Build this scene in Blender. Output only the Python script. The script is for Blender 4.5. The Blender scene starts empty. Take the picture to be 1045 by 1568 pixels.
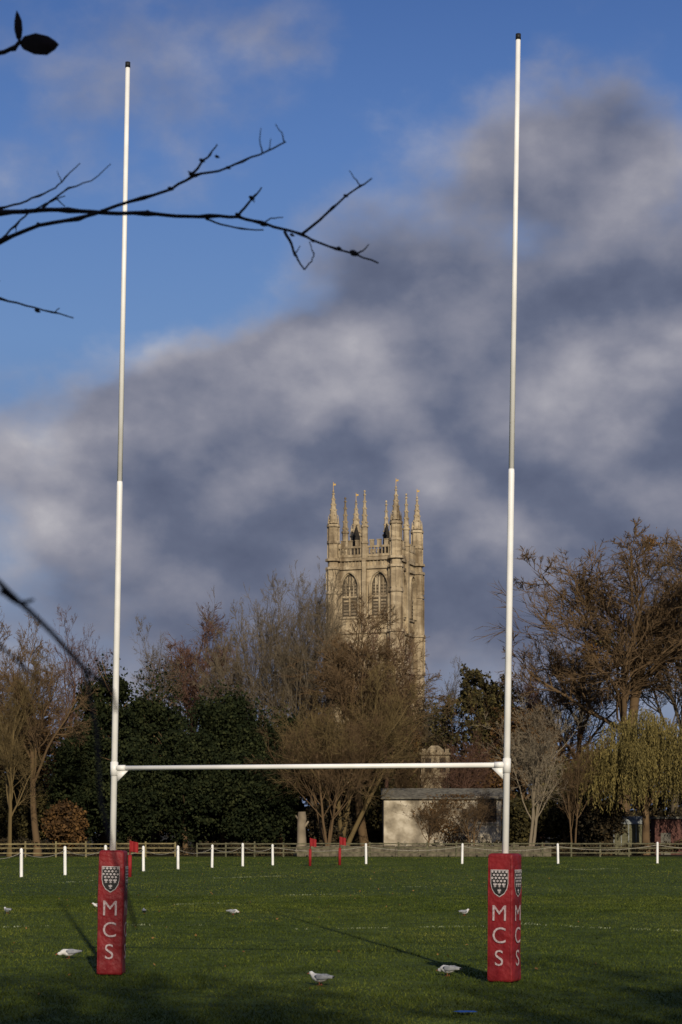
import bpy, math, random
import numpy as np
from mathutils import Vector, Matrix

scene = bpy.context.scene
F = 3049.0; HZ = 1274.0; CH = 2.08
def PX(px, Y): return (px-522.5)*Y/F
def PZ(py, Y): return CH+(HZ-py)*Y/F
def W3(px, py, Y): return (PX(px,Y), Y, PZ(py,Y))

# ------------------------------------------------------------------ materials
def new_mat(name):
    m = bpy.data.materials.new(name); m.use_nodes = True
    nt = m.node_tree; b = nt.nodes['Principled BSDF']
    return m, nt, b
def ramp(nt, stops):
    r = nt.nodes.new('ShaderNodeValToRGB'); e = r.color_ramp.elements
    while len(e) > 1: e.remove(e[-1])
    e[0].position = stops[0][0]; e[0].color = (*stops[0][1], 1)
    for p, c in stops[1:]:
        x = e.new(p); x.color = (*c, 1)
    return r
def noise_mat(name, stops, scale=5, rough=0.85, bump=0.0, detail=4, stretch=(1,1,1), bscale=None, island=False, spec=0.2, coord='Object', bdist=0.05, streak=0):
    m, nt, b = new_mat(name); L = nt.links
    tc = nt.nodes.new('ShaderNodeTexCoord'); mp = nt.nodes.new('ShaderNodeMapping')
    mp.inputs['Scale'].default_value = stretch
    L.new(tc.outputs[coord], mp.inputs['Vector'])
    n = nt.nodes.new('ShaderNodeTexNoise'); n.inputs['Scale'].default_value = scale; n.inputs['Detail'].default_value = 2 if island else detail
    L.new(mp.outputs['Vector'], n.inputs['Vector'])
    r = ramp(nt, stops)
    if island:
        g = nt.nodes.new('ShaderNodeNewGeometry')
        mx = nt.nodes.new('ShaderNodeMath'); mx.operation = 'MULTIPLY_ADD'
        mx.inputs[1].default_value = 0.55
        L.new(g.outputs['Random Per Island'], mx.inputs[0])
        s = nt.nodes.new('ShaderNodeMath'); s.operation = 'MULTIPLY_ADD'; s.inputs[1].default_value = 0.9; s.inputs[2].default_value = -0.22
        L.new(n.outputs['Fac'], s.inputs[0]); L.new(s.outputs[0], mx.inputs[2])
        L.new(mx.outputs[0], r.inputs['Fac'])
    else:
        L.new(n.outputs['Fac'], r.inputs['Fac'])
    col = r.outputs['Color']
    if streak:
        mp2 = nt.nodes.new('ShaderNodeMapping'); mp2.inputs['Scale'].default_value = (1,1,.12); L.new(tc.outputs[coord], mp2.inputs[0])
        n3 = nt.nodes.new('ShaderNodeTexNoise'); n3.inputs['Scale'].default_value = streak; n3.inputs['Detail'].default_value = 7; L.new(mp2.outputs[0], n3.inputs[0])
        r3 = ramp(nt, [(.32,(.42,.38,.34)),(.5,(.95,.95,.95)),(.7,(1.12,1.1,1.05))]); L.new(n3.outputs['Fac'], r3.inputs[0])  # dark streaks: weathering, also standing in for shade in recesses
        mp4 = nt.nodes.new('ShaderNodeMapping'); mp4.inputs['Scale'].default_value = (1,1,3); L.new(tc.outputs[coord], mp4.inputs[0])
        vo = nt.nodes.new('ShaderNodeTexVoronoi'); vo.inputs['Scale'].default_value = .9; L.new(mp4.outputs[0], vo.inputs[0])
        sc = nt.nodes.new('ShaderNodeSeparateColor'); L.new(vo.outputs['Color'], sc.inputs[0])
        r4 = ramp(nt, [(0,(.78,.76,.74)),(1,(1.12,1.12,1.1))]); L.new(sc.outputs[0], r4.inputs[0])
        for rr_ in (r3, r4):
            x = nt.nodes.new('ShaderNodeMix'); x.data_type='RGBA'; x.blend_type='MULTIPLY'; x.inputs[0].default_value=1
            L.new(col, x.inputs[6]); L.new(rr_.outputs[0], x.inputs[7]); col = x.outputs[2]
    L.new(col, b.inputs['Base Color'])
    b.inputs['Roughness'].default_value = rough
    b.inputs['Specular IOR Level'].default_value = spec
    if bump:
        n2 = nt.nodes.new('ShaderNodeTexNoise'); n2.inputs['Scale'].default_value = bscale or scale*4; n2.inputs['Detail'].default_value = 5
        L.new(tc.outputs[coord], n2.inputs['Vector'])
        bp = nt.nodes.new('ShaderNodeBump'); bp.inputs['Strength'].default_value = bump; bp.inputs['Distance'].default_value = bdist
        L.new(n2.outputs['Fac'], bp.inputs['Height']); L.new(bp.outputs['Normal'], b.inputs['Normal'])
    return m

M = {}
M['white'] = noise_mat('white_paint', [(0.3,(0.70,0.70,0.67)),(0.7,(0.82,0.82,0.80))], 3, 0.4, spec=0.4)
M['black'] = noise_mat('black_plastic', [(0.3,(0.01,0.01,0.01)),(0.7,(0.02,0.02,0.02))], 6, 0.5)
M['red'] = noise_mat('red_vinyl', [(0.25,(0.10,0.006,0.009)),(0.5,(0.165,0.010,0.013)),(0.8,(0.22,0.018,0.020))], 4, 0.55, bump=0.9, bscale=5, spec=0.25, bdist=0.06)
M['flagred'] = noise_mat('red_flag', [(0.25,(0.18,0.01,0.012)),(0.8,(0.29,0.02,0.022))], 4, 0.7)
M['letter'] = noise_mat('printed_letter', [(0.35,(0.25,0.17,0.18)),(0.6,(0.40,0.33,0.34))], 30, 0.6)
M['crest_w'] = noise_mat('crest_white', [(0.35,(0.30,0.27,0.27)),(0.6,(0.45,0.41,0.41))], 30, 0.6)
M['stone'] = noise_mat('limestone', [(0.25,(0.18,0.138,0.09)),(0.45,(0.33,0.265,0.175)),(0.75,(0.46,0.385,0.27))], 0.7, 0.9, bump=0.6, stretch=(1,1,0.5), bscale=5, streak=1.1, bdist=.12)
M['stone_dull'] = noise_mat('weathered_limestone', [(0.3,(0.12,0.095,0.062)),(0.7,(0.29,0.235,0.155))], 1.5, 0.9, bump=0.6, bscale=5)
M['stone2'] = noise_mat('rubble_stone', [(0.3,(0.13,0.11,0.08)),(0.5,(0.29,0.25,0.185)),(0.66,(0.48,0.43,0.34))], 0.9, 0.95, bump=0.8, bscale=5, detail=8)
M['wallstone'] = noise_mat('low_wall_stone', [(0.3,(0.05,0.042,0.03)),(0.7,(0.15,0.13,0.09))], 2.5, 0.95, bump=0.8, bscale=6)
M['void'] = noise_mat('dark_opening', [(0.3,(0.012,0.010,0.009)),(0.7,(0.028,0.024,0.02))], 3, 0.9)
M['louvre'] = noise_mat('window_louvre', [(0.3,(0.13,0.10,0.065)),(0.7,(0.25,0.20,0.135))], 3, 0.9, stretch=(1,1,6))
M['shade_panel'] = noise_mat('window_shade_panel', [(0.3,(0.05,0.04,0.028)),(0.7,(0.10,0.08,0.055))], 3, 0.9)  # flat proud panel; shade of a sunken window put into its colour
M['roof'] = noise_mat('stone_slate_roof', [(0.3,(0.06,0.055,0.045)),(0.7,(0.17,0.16,0.13))], 3, 0.9, bump=0.5)
M['gold'] = noise_mat('gilded_vane', [(0.3,(0.45,0.28,0.08)),(0.7,(0.6,0.4,0.12))], 3, 0.4)
M['bark_brown'] = noise_mat('bark_brown', [(0.3,(0.060,0.038,0.020)),(0.7,(0.165,0.108,0.055))], 0.6, 0.95, detail=2)
M['bark_red'] = noise_mat('bark_reddish', [(0.3,(0.065,0.036,0.026)),(0.7,(0.15,0.082,0.056))], 0.6, 0.95, detail=2)
M['bark_grey'] = noise_mat('bark_grey', [(0.3,(0.065,0.052,0.035)),(0.7,(0.165,0.13,0.085))], 0.6, 0.95, detail=2)
M['bark_pale'] = noise_mat('bark_pale', [(0.3,(0.11,0.088,0.06)),(0.7,(0.26,0.215,0.15))], 0.8, 0.95, detail=2)
M['bark_yellow'] = noise_mat('bark_lichen', [(0.3,(0.08,0.058,0.026)),(0.7,(0.17,0.122,0.052))], 0.6, 0.95, detail=2)
M['bark_shaded'] = noise_mat('bark_shaded', [(0.3,(0.018,0.013,0.012)),(0.7,(0.04,0.03,0.028))], 12, 0.8, bump=0.4, bscale=60, bdist=0.003)  # near-black bark: tree shade over these branches is put into the colour
M['leaf_dark'] = noise_mat('evergreen_leaf', [(0.1,(0.005,0.008,0.004)),(0.5,(0.014,0.019,0.008)),(0.9,(0.038,0.043,0.016))], 0.35, 0.85, island=True, spec=.05)
M['leaf_near'] = noise_mat('dead_leaf', [(0.3,(0.012,0.008,0.008)),(0.7,(0.03,0.018,0.015))], 12, 0.8)
M['leaf_brown'] = noise_mat('autumn_leaf', [(0.1,(0.026,0.015,0.007)),(0.5,(0.075,0.040,0.014)),(0.9,(0.15,0.078,0.022))], 0.3, 0.85, island=True)
M['leaf_olive'] = noise_mat('olive_leaf', [(0.1,(0.018,0.017,0.008)),(0.5,(0.050,0.042,0.014)),(0.9,(0.105,0.083,0.024))], 0.25, 0.85, island=True)
M['leaf_back'] = noise_mat('woodland_leaf', [(0.15,(0.010,0.010,0.006)),(0.5,(0.030,0.023,0.012)),(0.9,(0.070,0.047,0.019))], 0.12, 0.9, island=True)
M['leaf_willow'] = noise_mat('willow_leaf', [(0.1,(0.055,0.045,0.013)),(0.5,(0.115,0.092,0.028)),(0.9,(0.20,0.155,0.05))], 0.4, 0.8, island=True)
M['leaf_orange'] = noise_mat('orange_leaf', [(0.1,(0.10,0.05,0.012)),(0.9,(0.22,0.115,0.025))], 1.0, 0.8, island=True)
M['leaf_fallen'] = noise_mat('fallen_leaf', [(0.1,(0.08,0.035,0.012)),(0.9,(0.26,0.15,0.045))], 1.0, 0.8, island=True)
M['wood'] = noise_mat('weathered_wood', [(0.3,(0.10,0.085,0.045)),(0.7,(0.22,0.185,0.09))], 3, 0.9)
M['woodd'] = noise_mat('dark_wood', [(0.3,(0.05,0.05,0.03)),(0.7,(0.13,0.12,0.07))], 3, 0.9)
M['rope'] = noise_mat('rope', [(0.3,(0.22,0.20,0.16)),(0.7,(0.34,0.32,0.26))], 9, 0.9)
M['brick'] = noise_mat('red_brick', [(0.3,(0.06,0.027,0.022)),(0.7,(0.11,0.052,0.042))], 6, 0.9)
M['glass'] = noise_mat('greenhouse_panel', [(0.3,(0.12,0.13,0.13)),(0.7,(0.28,0.3,0.29))], 2, 0.5)
M['gwhite'] = noise_mat('gull_white', [(0.3,(0.46,0.45,0.43)),(0.7,(0.62,0.62,0.6))], 20, 0.8)
M['ggrey'] = noise_mat('gull_grey', [(0.3,(0.16,0.17,0.19)),(0.7,(0.27,0.28,0.30))], 25, 0.8)
M['gbeak'] = noise_mat('gull_beak', [(0.3,(0.22,0.06,0.03)),(0.7,(0.35,0.1,0.05))], 20, 0.6)
M['blue'] = noise_mat('blue_marking', [(0.3,(0.01,0.05,0.2)),(0.7,(0.02,0.09,0.35))], 20, 0.9)
M['pigeon'] = noise_mat('pigeon_grey', [(0.3,(0.10,0.11,0.13)),(0.7,(0.26,0.27,0.3))], 20, 0.8)

# ------------------------------------------------------------------ builders
def empty(name, loc=(0,0,0), rz=0):
    o = bpy.data.objects.new(name, None); o.location = loc; o.rotation_euler = (0,0,rz)
    scene.collection.objects.link(o); return o
class B:
    def __init__(s): s.v=[]; s.f=[]; s.m=[]
    def add(s, vs, fs, mat=0):
        o=len(s.v); s.v+= [tuple(x) for x in vs]; s.f+=[tuple(i+o for i in f) for f in fs]; s.m+=[mat]*len(fs)
    def box(s, c, d, mat=0, rz=0, ry=0):
        vs=[]; R=Matrix.Rotation(rz,3,'Z')@Matrix.Rotation(ry,3,'Y')
        for x in (-.5,.5):
            for y in (-.5,.5):
                for z in (-.5,.5):
                    vs.append(tuple(R@Vector((x*d[0],y*d[1],z*d[2]))+Vector(c)))
        s.add(vs,[(0,1,3,2),(4,6,7,5),(0,4,5,1),(2,3,7,6),(0,2,6,4),(1,5,7,3)],mat)
    def prism(s, x,y,z0,z1,r0,r1,n=8,mat=0,rot=None):
        rot = math.pi/n if rot is None else rot
        vs=[]
        for z,r in ((z0,r0),(z1,r1)):
            for i in range(n):
                a=rot+2*math.pi*i/n; vs.append((x+r*math.cos(a),y+r*math.sin(a),z))
        fs=[(i,(i+1)%n,n+(i+1)%n,n+i) for i in range(n)]+[tuple(range(n-1,-1,-1)),tuple(range(n,2*n))]
        s.add(vs,fs,mat)
    def tube(s, pts, rad, n=8, mat=0, sq=None):
        P=[Vector(p) for p in pts]; k=len(P); vs=[]
        ref=None
        for i in range(k):
            t=(P[min(i+1,k-1)]-P[max(i-1,0)]).normalized()
            if ref is None:
                ref=Vector((0,0,1)) if abs(t.z)<0.9 else Vector((1,0,0))
            u=t.cross(ref).normalized(); v=u.cross(t).normalized()
            ref=v
            r=rad[i]; ru,rv=(r if isinstance(r,tuple) else (r,r))
            for j in range(n):
                a=2*math.pi*j/n; vs.append(P[i]+u*ru*math.cos(a)+v*rv*math.sin(a))
        fs=[(i*n+j,i*n+(j+1)%n,(i+1)*n+(j+1)%n,(i+1)*n+j) for i in range(k-1) for j in range(n)]
        fs+=[tuple(range(n-1,-1,-1)),tuple(range((k-1)*n,k*n))]
        s.add(vs,fs,mat)
    def build(s,name,mats,parent=None,smooth=False,loc=(0,0,0),rot=(0,0,0)):
        me=bpy.data.meshes.new(name); me.from_pydata(s.v,[],s.f)
        for m in mats: me.materials.append(M[m])
        me.polygons.foreach_set('material_index',s.m)
        if smooth: me.polygons.foreach_set('use_smooth',[True]*len(s.f))
        me.update()
        o=bpy.data.objects.new(name,me); scene.collection.objects.link(o)
        o.location=loc; o.rotation_euler=rot
        if parent: o.parent=parent
        return o

def np_mesh(name, verts, faces_list, mats):
    me=bpy.data.meshes.new(name)
    me.vertices.add(len(verts)); me.vertices.foreach_set('co',np.ascontiguousarray(verts,dtype=np.float32).ravel())
    tot=[];ls=[];mi=[];idx=[];o=0
    for f,m in faces_list:
        if len(f)==0: continue
        n,k=f.shape; idx.append(f.ravel()); ls.append(o+np.arange(n)*k); tot.append(np.full(n,k)); mi.append(np.full(n,m)); o+=n*k
    idx=np.concatenate(idx); ls=np.concatenate(ls); mi=np.concatenate(mi); tot=np.concatenate(tot)
    me.loops.add(len(idx)); me.loops.foreach_set('vertex_index',idx.astype(np.int32))
    me.polygons.add(len(ls)); me.polygons.foreach_set('loop_start',ls.astype(np.int32))
    me.polygons.foreach_set('loop_total',tot.astype(np.int32))
    me.polygons.foreach_set('material_index',mi.astype(np.int32))
    for m in mats: me.materials.append(M[m])
    me.update(calc_edges=True)
    return me
def place(name, me, loc, scale=(1,1,1), rz=0, mats=None):
    o=bpy.data.objects.new(name,me); scene.collection.objects.link(o)
    o.location=loc; o.scale=scale; o.rotation_euler=(0,0,rz)
    if mats:
        for i,m in enumerate(mats):
            o.material_slots[i].link='OBJECT'; o.material_slots[i].material=M[m]
    return o
def nrm(a): return a/np.maximum(np.linalg.norm(a,axis=-1,keepdims=True),1e-9)

# ---- bare tree generator (vectorised)
def extend(rng, st, d, ln, rad, k, wig, up, tip=0.35):
    N=len(st); pts=np.zeros((N,k+1,3)); ds=np.zeros((N,k+1,3)); rs=np.zeros((N,k+1))
    pts[:,0]=st; ds[:,0]=d; rs[:,0]=rad; cur=d.copy()
    for i in range(k):
        cur=cur+rng.normal(0,wig,(N,3)); cur[:,2]+=up; cur=nrm(cur)
        pts[:,i+1]=pts[:,i]+cur*(ln/k)[:,None]; ds[:,i+1]=cur
        rs[:,i+1]=rad*(1-(1-tip)*(i+1)/k)
    return pts,ds,rs
def spawn(rng, pts, ds, rs, ln, n, tmin, amin, amax, ratio, rr):
    N,K,_=pts.shape; k=K-1
    t=rng.uniform(tmin,1,(N,n)); t=np.sort(t,axis=1); t[:,-1]=0.98
    f=t*k; i=np.minimum(f.astype(int),k-1); fr=(f-i)[...,None]
    ar=np.arange(N)[:,None]
    p=pts[ar,i]*(1-fr)+pts[ar,i+1]*fr; d=ds[ar,i]*(1-fr)+ds[ar,i+1]*fr
    r=rs[ar,i]
    q=nrm(np.cross(nrm(d),nrm(rng.normal(0,1,(N,n,3)))))
    a=rng.uniform(amin,amax,(N,n))[...,None]
    nd=nrm(nrm(d)*np.cos(a)+q*np.sin(a))
    l=ln[:,None]*ratio*(1.25-0.7*t)*rng.uniform(0.65,1.25,(N,n))
    return p.reshape(-1,3),nd.reshape(-1,3),l.ravel(),np.minimum(r*rr,r*0.9).ravel()
def tubes(pts, rs, n):
    N,K,_=pts.shape
    t=np.zeros_like(pts); t[:,1:-1]=pts[:,2:]-pts[:,:-2]; t[:,0]=pts[:,1]-pts[:,0]; t[:,-1]=pts[:,-1]-pts[:,-2]; t=nrm(t)
    ref=np.where(np.abs(t[:,:1,2:3])<0.8,np.array([0,0,1.0]),np.array([1.0,0,0]))
    u=nrm(np.cross(t,np.broadcast_to(ref,t.shape))); v=np.cross(u,t)
    a=np.arange(n)*2*np.pi/n
    V=pts[:,:,None]+rs[:,:,None,None]*(u[:,:,None]*np.cos(a)[None,None,:,None]+v[:,:,None]*np.sin(a)[None,None,:,None])
    base=(np.arange(N)*K*n)[:,None,None]; i=np.arange(K-1)[None,:,None]; j=np.arange(n)[None,None,:]; j2=(j+1)%n
    Fc=np.stack([base+i*n+j,base+i*n+j2,base+(i+1)*n+j2,base+(i+1)*n+j],-1).reshape(-1,4)
    return V.reshape(-1,3),Fc
def leaf_tris(rng, pos, size, flat=0.0):
    N=len(pos); a=nrm(rng.normal(0,1,(N,3))); b=nrm(np.cross(a,nrm(rng.normal(0,1,(N,3)))))
    s=(size*rng.uniform(0.6,1.4,N))[:,None]
    V=np.stack([pos-a*s*.6,pos+b*s*.45,pos+a*s*.6,pos-b*s*.45],1).reshape(-1,3)
    return V,np.arange(N*4).reshape(-1,4)
def bare_tree(name, seed, stems=((0,0),), trunk=0.45, limbs=12, a1=(0.35,0.95), n=(8,6,5,4), up=0.04, r0=0.015, wig=0.10, leaves=0, leaf=0.01, low=0.3, l1=0.75, tw=0.0009):
    rng=np.random.default_rng(seed)
    st=np.array([[0.02*i,0.015*i,0] for i in range(len(stems))],float)
    d=nrm(np.array([[s[0],s[1],1.0] for s in stems])); ns=len(stems)
    ln=np.full(ns,trunk*1.3)*rng.uniform(.85,1.1,ns); rad=np.full(ns,r0)
    V=[];Fc=[];off=0
    P,D,R=extend(rng,st,d,ln,rad,12,0.05,0.03,0.4)
    R[:,0]*=1.35
    lv=[(P,R,8)]
    specs=[(limbs,low,a1[0],a1[1],l1,0.55,8,wig,up,5),(n[0],0.2,0.4,1.0,0.55,0.5,6,wig*1.4,up,4),(n[1],0.15,0.4,1.1,0.55,0.5,4,wig*1.6,up*1.2,3),(n[2],0.1,0.35,0.9,0.55,0.55,2,wig*1.6,up,3)]
    for (c,tm,aa,ab,ra,rr,k,wg,u,sd) in specs:
        s_,d_,l_,r_=spawn(rng,P,D,R,ln,c,tm,aa,ab,ra,rr)
        r_=np.maximum(r_,tw*0.8)
        P,D,R=extend(rng,s_,d_,l_,r_,k,wg,u,0.4); ln=l_
        lv.append((P,R,sd))
    for P_,R_,sd in lv:
        v,f=tubes(P_,R_,sd); V.append(v);Fc.append(f+off); off+=len(v)
    s_,d_,l_,r_=spawn(rng,P,D,R,ln,n[3],0.1,0.3,0.8,0.75,0.7)
    side=nrm(np.cross(d_,rng.normal(0,1,d_.shape)))*tw*0.8
    e=s_+d_*l_[:,None]
    v=np.stack([s_-side,s_+side,e],1).reshape(-1,3); tri=np.arange(len(v)).reshape(-1,3)+off; V.append(v); off+=len(v)
    fl=[(np.concatenate(Fc),0),(tri,0)]
    if leaves:
        idx=rng.choice(len(e),min(leaves,len(e)),replace=False)
        lv_,lf=leaf_tris(rng,e[idx]+rng.normal(0,0.004,(len(idx),3)),leaf); V.append(lv_); fl.append((lf+off,1))
    V=np.concatenate(V)
    zmax=np.percentile(e[:,2],99.7); w=np.percentile(e[:,0],98.5)-np.percentile(e[:,0],1.5); wy=np.percentile(e[:,1],98.5)-np.percentile(e[:,1],1.5)
    cx=(np.percentile(e[:,0],98.5)+np.percentile(e[:,0],1.5))/2
    V=V/np.array([w,wy,zmax])
    me=np_mesh(name,V,fl,['bark_brown','leaf_brown'] if leaves else ['bark_brown'])
    me['cx']=cx/w
    return me
TM={
 'round':bare_tree('round_bare',3,trunk=.42,limbs=13,low=.35,n=(8,7,6,4),tw=.0010),
 'round2':bare_tree('round_bare_b',8,trunk=.38,limbs=12,low=.4,wig=.12,up=0.05,n=(8,7,5,4)),
 'tall':bare_tree('tall_bare',5,trunk=.6,limbs=14,a1=(.3,.7),low=.25,up=.08,l1=.55),
 'big':bare_tree('big_bare',12,trunk=.40,limbs=13,a1=(.3,1.0),low=.3,wig=.13,r0=.014,up=.06,n=(8,8,7,4),tw=.0009),
 'multi':bare_tree('multi_bare',21,stems=((-.22,0),(.3,.1),(.12,-.1),(-.05,.2)),trunk=.55,limbs=8,a1=(.25,.8),low=.35,r0=.011,n=(7,6,5,4),up=.07),
 'multi2':bare_tree('multi_bare_b',27,stems=((.35,0),(.55,.1),(-.15,-.1)),trunk=.5,limbs=8,a1=(.3,.9),low=.4,r0=.014,n=(7,6,5,4),up=.06),
 'small':bare_tree('small_bare',31,stems=((0,0),(.15,.05)),trunk=.5,limbs=11,a1=(.3,.7),low=.3,up=.06,r0=.013,n=(6,5,4,3),tw=.0015),
 'leafy':bare_tree('leafy_oak',41,trunk=.4,limbs=13,low=.3,leaves=11000,leaf=.014,n=(8,6,6,4)),
}
def T(kind, cpx, Y, wpx, top, mat, rz=0.0, name='bare_tree', mats=None, depth=None):
    me=TM[kind]; s=Y/F; w=wpx*s; H=PZ(top,Y)
    c=me['cx']*w*math.cos(rz)
    return place(name,me,(PX(cpx,Y)-c,Y,0),(w,w*.9,H),rz,mats or [mat])
T('round2',45,172,190,940,'bark_brown',.0)
T('tall',105,205,120,935,'bark_red',1.0)
T('round',-60,180,180,930,'bark_brown',2.0)
T('tall',10,168,110,1000,'bark_yellow',2.5)
T('tall',235,212,90,948,'bark_grey',.6)
T('round',305,216,170,935,'bark_red',.9)
T('multi',432,197,190,870,'bark_grey',.2)
T('tall',470,203,150,885,'bark_grey',2.9)
T('round2',385,205,150,925,'bark_grey',2.2)
T('round',560,186,190,922,'bark_brown',.4)
T('round2',590,196,150,945,'bark_red',1.7)
T('multi2',545,179,220,1010,'bark_yellow',.0)
T('multi',500,176,170,1085,'bark_brown',.9)
T('tall',672,218,80,1008,'bark_grey',1.9)
T('small',815,170,120,1065,'bark_pale',.3,)
T('big',955,200,330,803,'bark_brown',.15)
T('round',1030,206,170,825,'bark_grey',1.9)
T('round',865,216,170,945,'bark_brown',2.6)
T('round2',825,212,110,1010,'bark_red',.6)
T('small',655,174,80,1215,'bark_brown',.8)
T('small',725,178,80,1205,'bark_brown',2.8)
T('small',880,176,90,1120,'bark_brown',2.0)
T('small',625,192,100,1130,'bark_brown',1.1)
T('small',700,192,110,1120,'bark_red',2.2)
T('leafy',742,210,140,1027,'',.3,'oak_tree',['bark_brown','leaf_olive'])
T('leafy',800,205,130,1085,'',2.3,'oak_tree',['bark_brown','leaf_brown'])
T('leafy',590,216,110,1055,'',.6,'oak_tree',['bark_brown','leaf_olive'])
T('leafy',30,190,170,1080,'',3.0,'oak_tree',['bark_brown','leaf_brown'])

# ---- leaf masses
def clump_positions(rng, blobs, N, jit=.09):
    w=np.array([b[3]*b[4]+b[3]*b[5] for b in blobs]); idx=rng.choice(len(blobs),N,p=w/w.sum())
    bl=np.array(blobs)[idx]; d=nrm(rng.normal(0,1,(N,3))); r=rng.uniform(.5,1.05,N)**.8
    r+=rng.normal(0,jit,N)
    return bl[:,:3]+d*bl[:,3:6]*r[:,None]
def crown_blobs(rng, c, R, n, f=(.2,.36)):
    out=[]
    for i in range(n):
        d=nrm(rng.normal(0,1,3)); t=rng.uniform(.15,1)**.45
        s=rng.uniform(*f); m=min(R)
        out.append((c[0]+d[0]*R[0]*t*(1-s*.6),c[1]+d[1]*R[1]*t*(1-s*.6),c[2]+d[2]*R[2]*t*(1-s*.6),m*s*1.15,m*s*1.15,m*s*rng.uniform(.75,1.1)))
    return out
def evergreen(px, Y, wpx, top, seed, N=26000, bottom=2.0, mat='leaf_dark', name='evergreen_tree', leaf=.24, nb=90, f=(.12,.34)):
    rng=np.random.default_rng(seed); s=Y/F; H=PZ(top,Y); w=wpx*s/2
    c=(0,0,(H+bottom)/2); R=(w,w*.9,(H-bottom)/2)
    bl=crown_blobs(rng,c,R,nb,f); pos=clump_positions(rng,bl,N,.2)
    k=N//9; dd=nrm(rng.normal(0,1,(k,3))); pos=np.concatenate([pos,np.array(c)+dd*np.array(R)*(rng.uniform(.55,1.04,k)[:,None])])
    pos=pos[pos[:,2]>bottom*.6]
    V,Fc=leaf_tris(rng,pos,leaf)
    P,D,Rr=extend(rng,np.zeros((1,3)),np.array([[0,0,1.]]),np.array([H*.8]),np.array([H*.024]),10,.04,.02)
    s_,d_,l_,r_=spawn(rng,P,D,Rr,np.array([H*.8]),14,.2,.4,1.0,.36,.5)
    P2,D2,R2=extend(rng,s_,d_,l_,r_,5,.1,.05)
    v1,f1=tubes(P,Rr,8); v2,f2=tubes(P2,R2,5)
    me=np_mesh(name,np.concatenate([V,v1,v2]),[(Fc,0),(np.concatenate([f1+len(V),f2+len(V)+len(v1)]),1)],[mat,'bark_brown'])
    return place(name,me,(PX(px,Y),Y,0))
evergreen(162,186,110,1000,101,bottom=.4); evergreen(238,190,115,1012,102,30000,bottom=.4); evergreen(345,186,165,1045,103,42000,bottom=.5)
evergreen(115,182,95,1105,104,22000,bottom=.3); evergreen(428,186,110,1080,105,24000,bottom=.5); evergreen(285,180,130,1105,106,26000,bottom=.5)
evergreen(200,178,115,1125,108,24000,bottom=.4); evergreen(395,180,125,1135,109,26000,bottom=.4)
evergreen(655,225,120,1062,107,14000); evergreen(580,205,60,1030,110,9000)
evergreen(735,200,100,1145,111,13000,mat='leaf_brown',name='beech_tree',bottom=1)
evergreen(620,222,130,1095,112,14000,mat='leaf_brown',name='beech_tree')
evergreen(865,190,110,1160,113,13000,mat='leaf_olive',name='shrub',bottom=.5)
evergreen(575,197,80,1180,116,8000,mat='leaf_olive',name='shrub',bottom=.5)
evergreen(30,186,110,1180,114,12000,mat='leaf_olive',name='shrub',bottom=.5)
evergreen(795,186,60,1215,117,6000,mat='leaf_olive',name='shrub',bottom=.3)
evergreen(100,176,70,1225,118,6000,mat='leaf_brown',name='shrub',bottom=.2)
evergreen(505,180,70,1225,119,6000,mat='leaf_back',name='shrub',bottom=.2)
evergreen(920,182,80,1215,120,7000,mat='leaf_back',name='shrub',bottom=.2)

def belt(name, seed, Y0, Y1, x0, x1, hmin, hmax, nb, N, mat, leaf, skip=None):
    rng=np.random.default_rng(seed); bl=[]
    for i in range(nb):
        x=rng.uniform(x0,x1); y=rng.uniform(Y0,Y1)
        if skip and skip[0]<x<skip[1]: continue
        h=hmin+(hmax-hmin)*(.5+.5*math.sin(x*.21+seed)*math.cos(x*.083+2*seed))*rng.uniform(.7,1.1)
        z=rng.uniform(0,1)**.7*h; r=rng.uniform(.13,.26)*h*.9+.3
        bl.append((x,y,z,r,r,r*.9))
    pos=clump_positions(rng,bl,N,.15); pos=pos[pos[:,2]>0]
    V,Fc=leaf_tris(rng,pos,leaf)
    return place(name,np_mesh(name,V,[(Fc,0)],[mat]),(0,0,0))
belt('distant_trees',5,226,240,-75,85,10,14,420,90000,'leaf_back',.5)
belt('undergrowth',9,190,206,-60,65,2.2,5.0,520,70000,'leaf_back',.3)
belt('hedge',14,172,176,-60,62,.4,1.3,420,36000,'leaf_back',.15)

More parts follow.
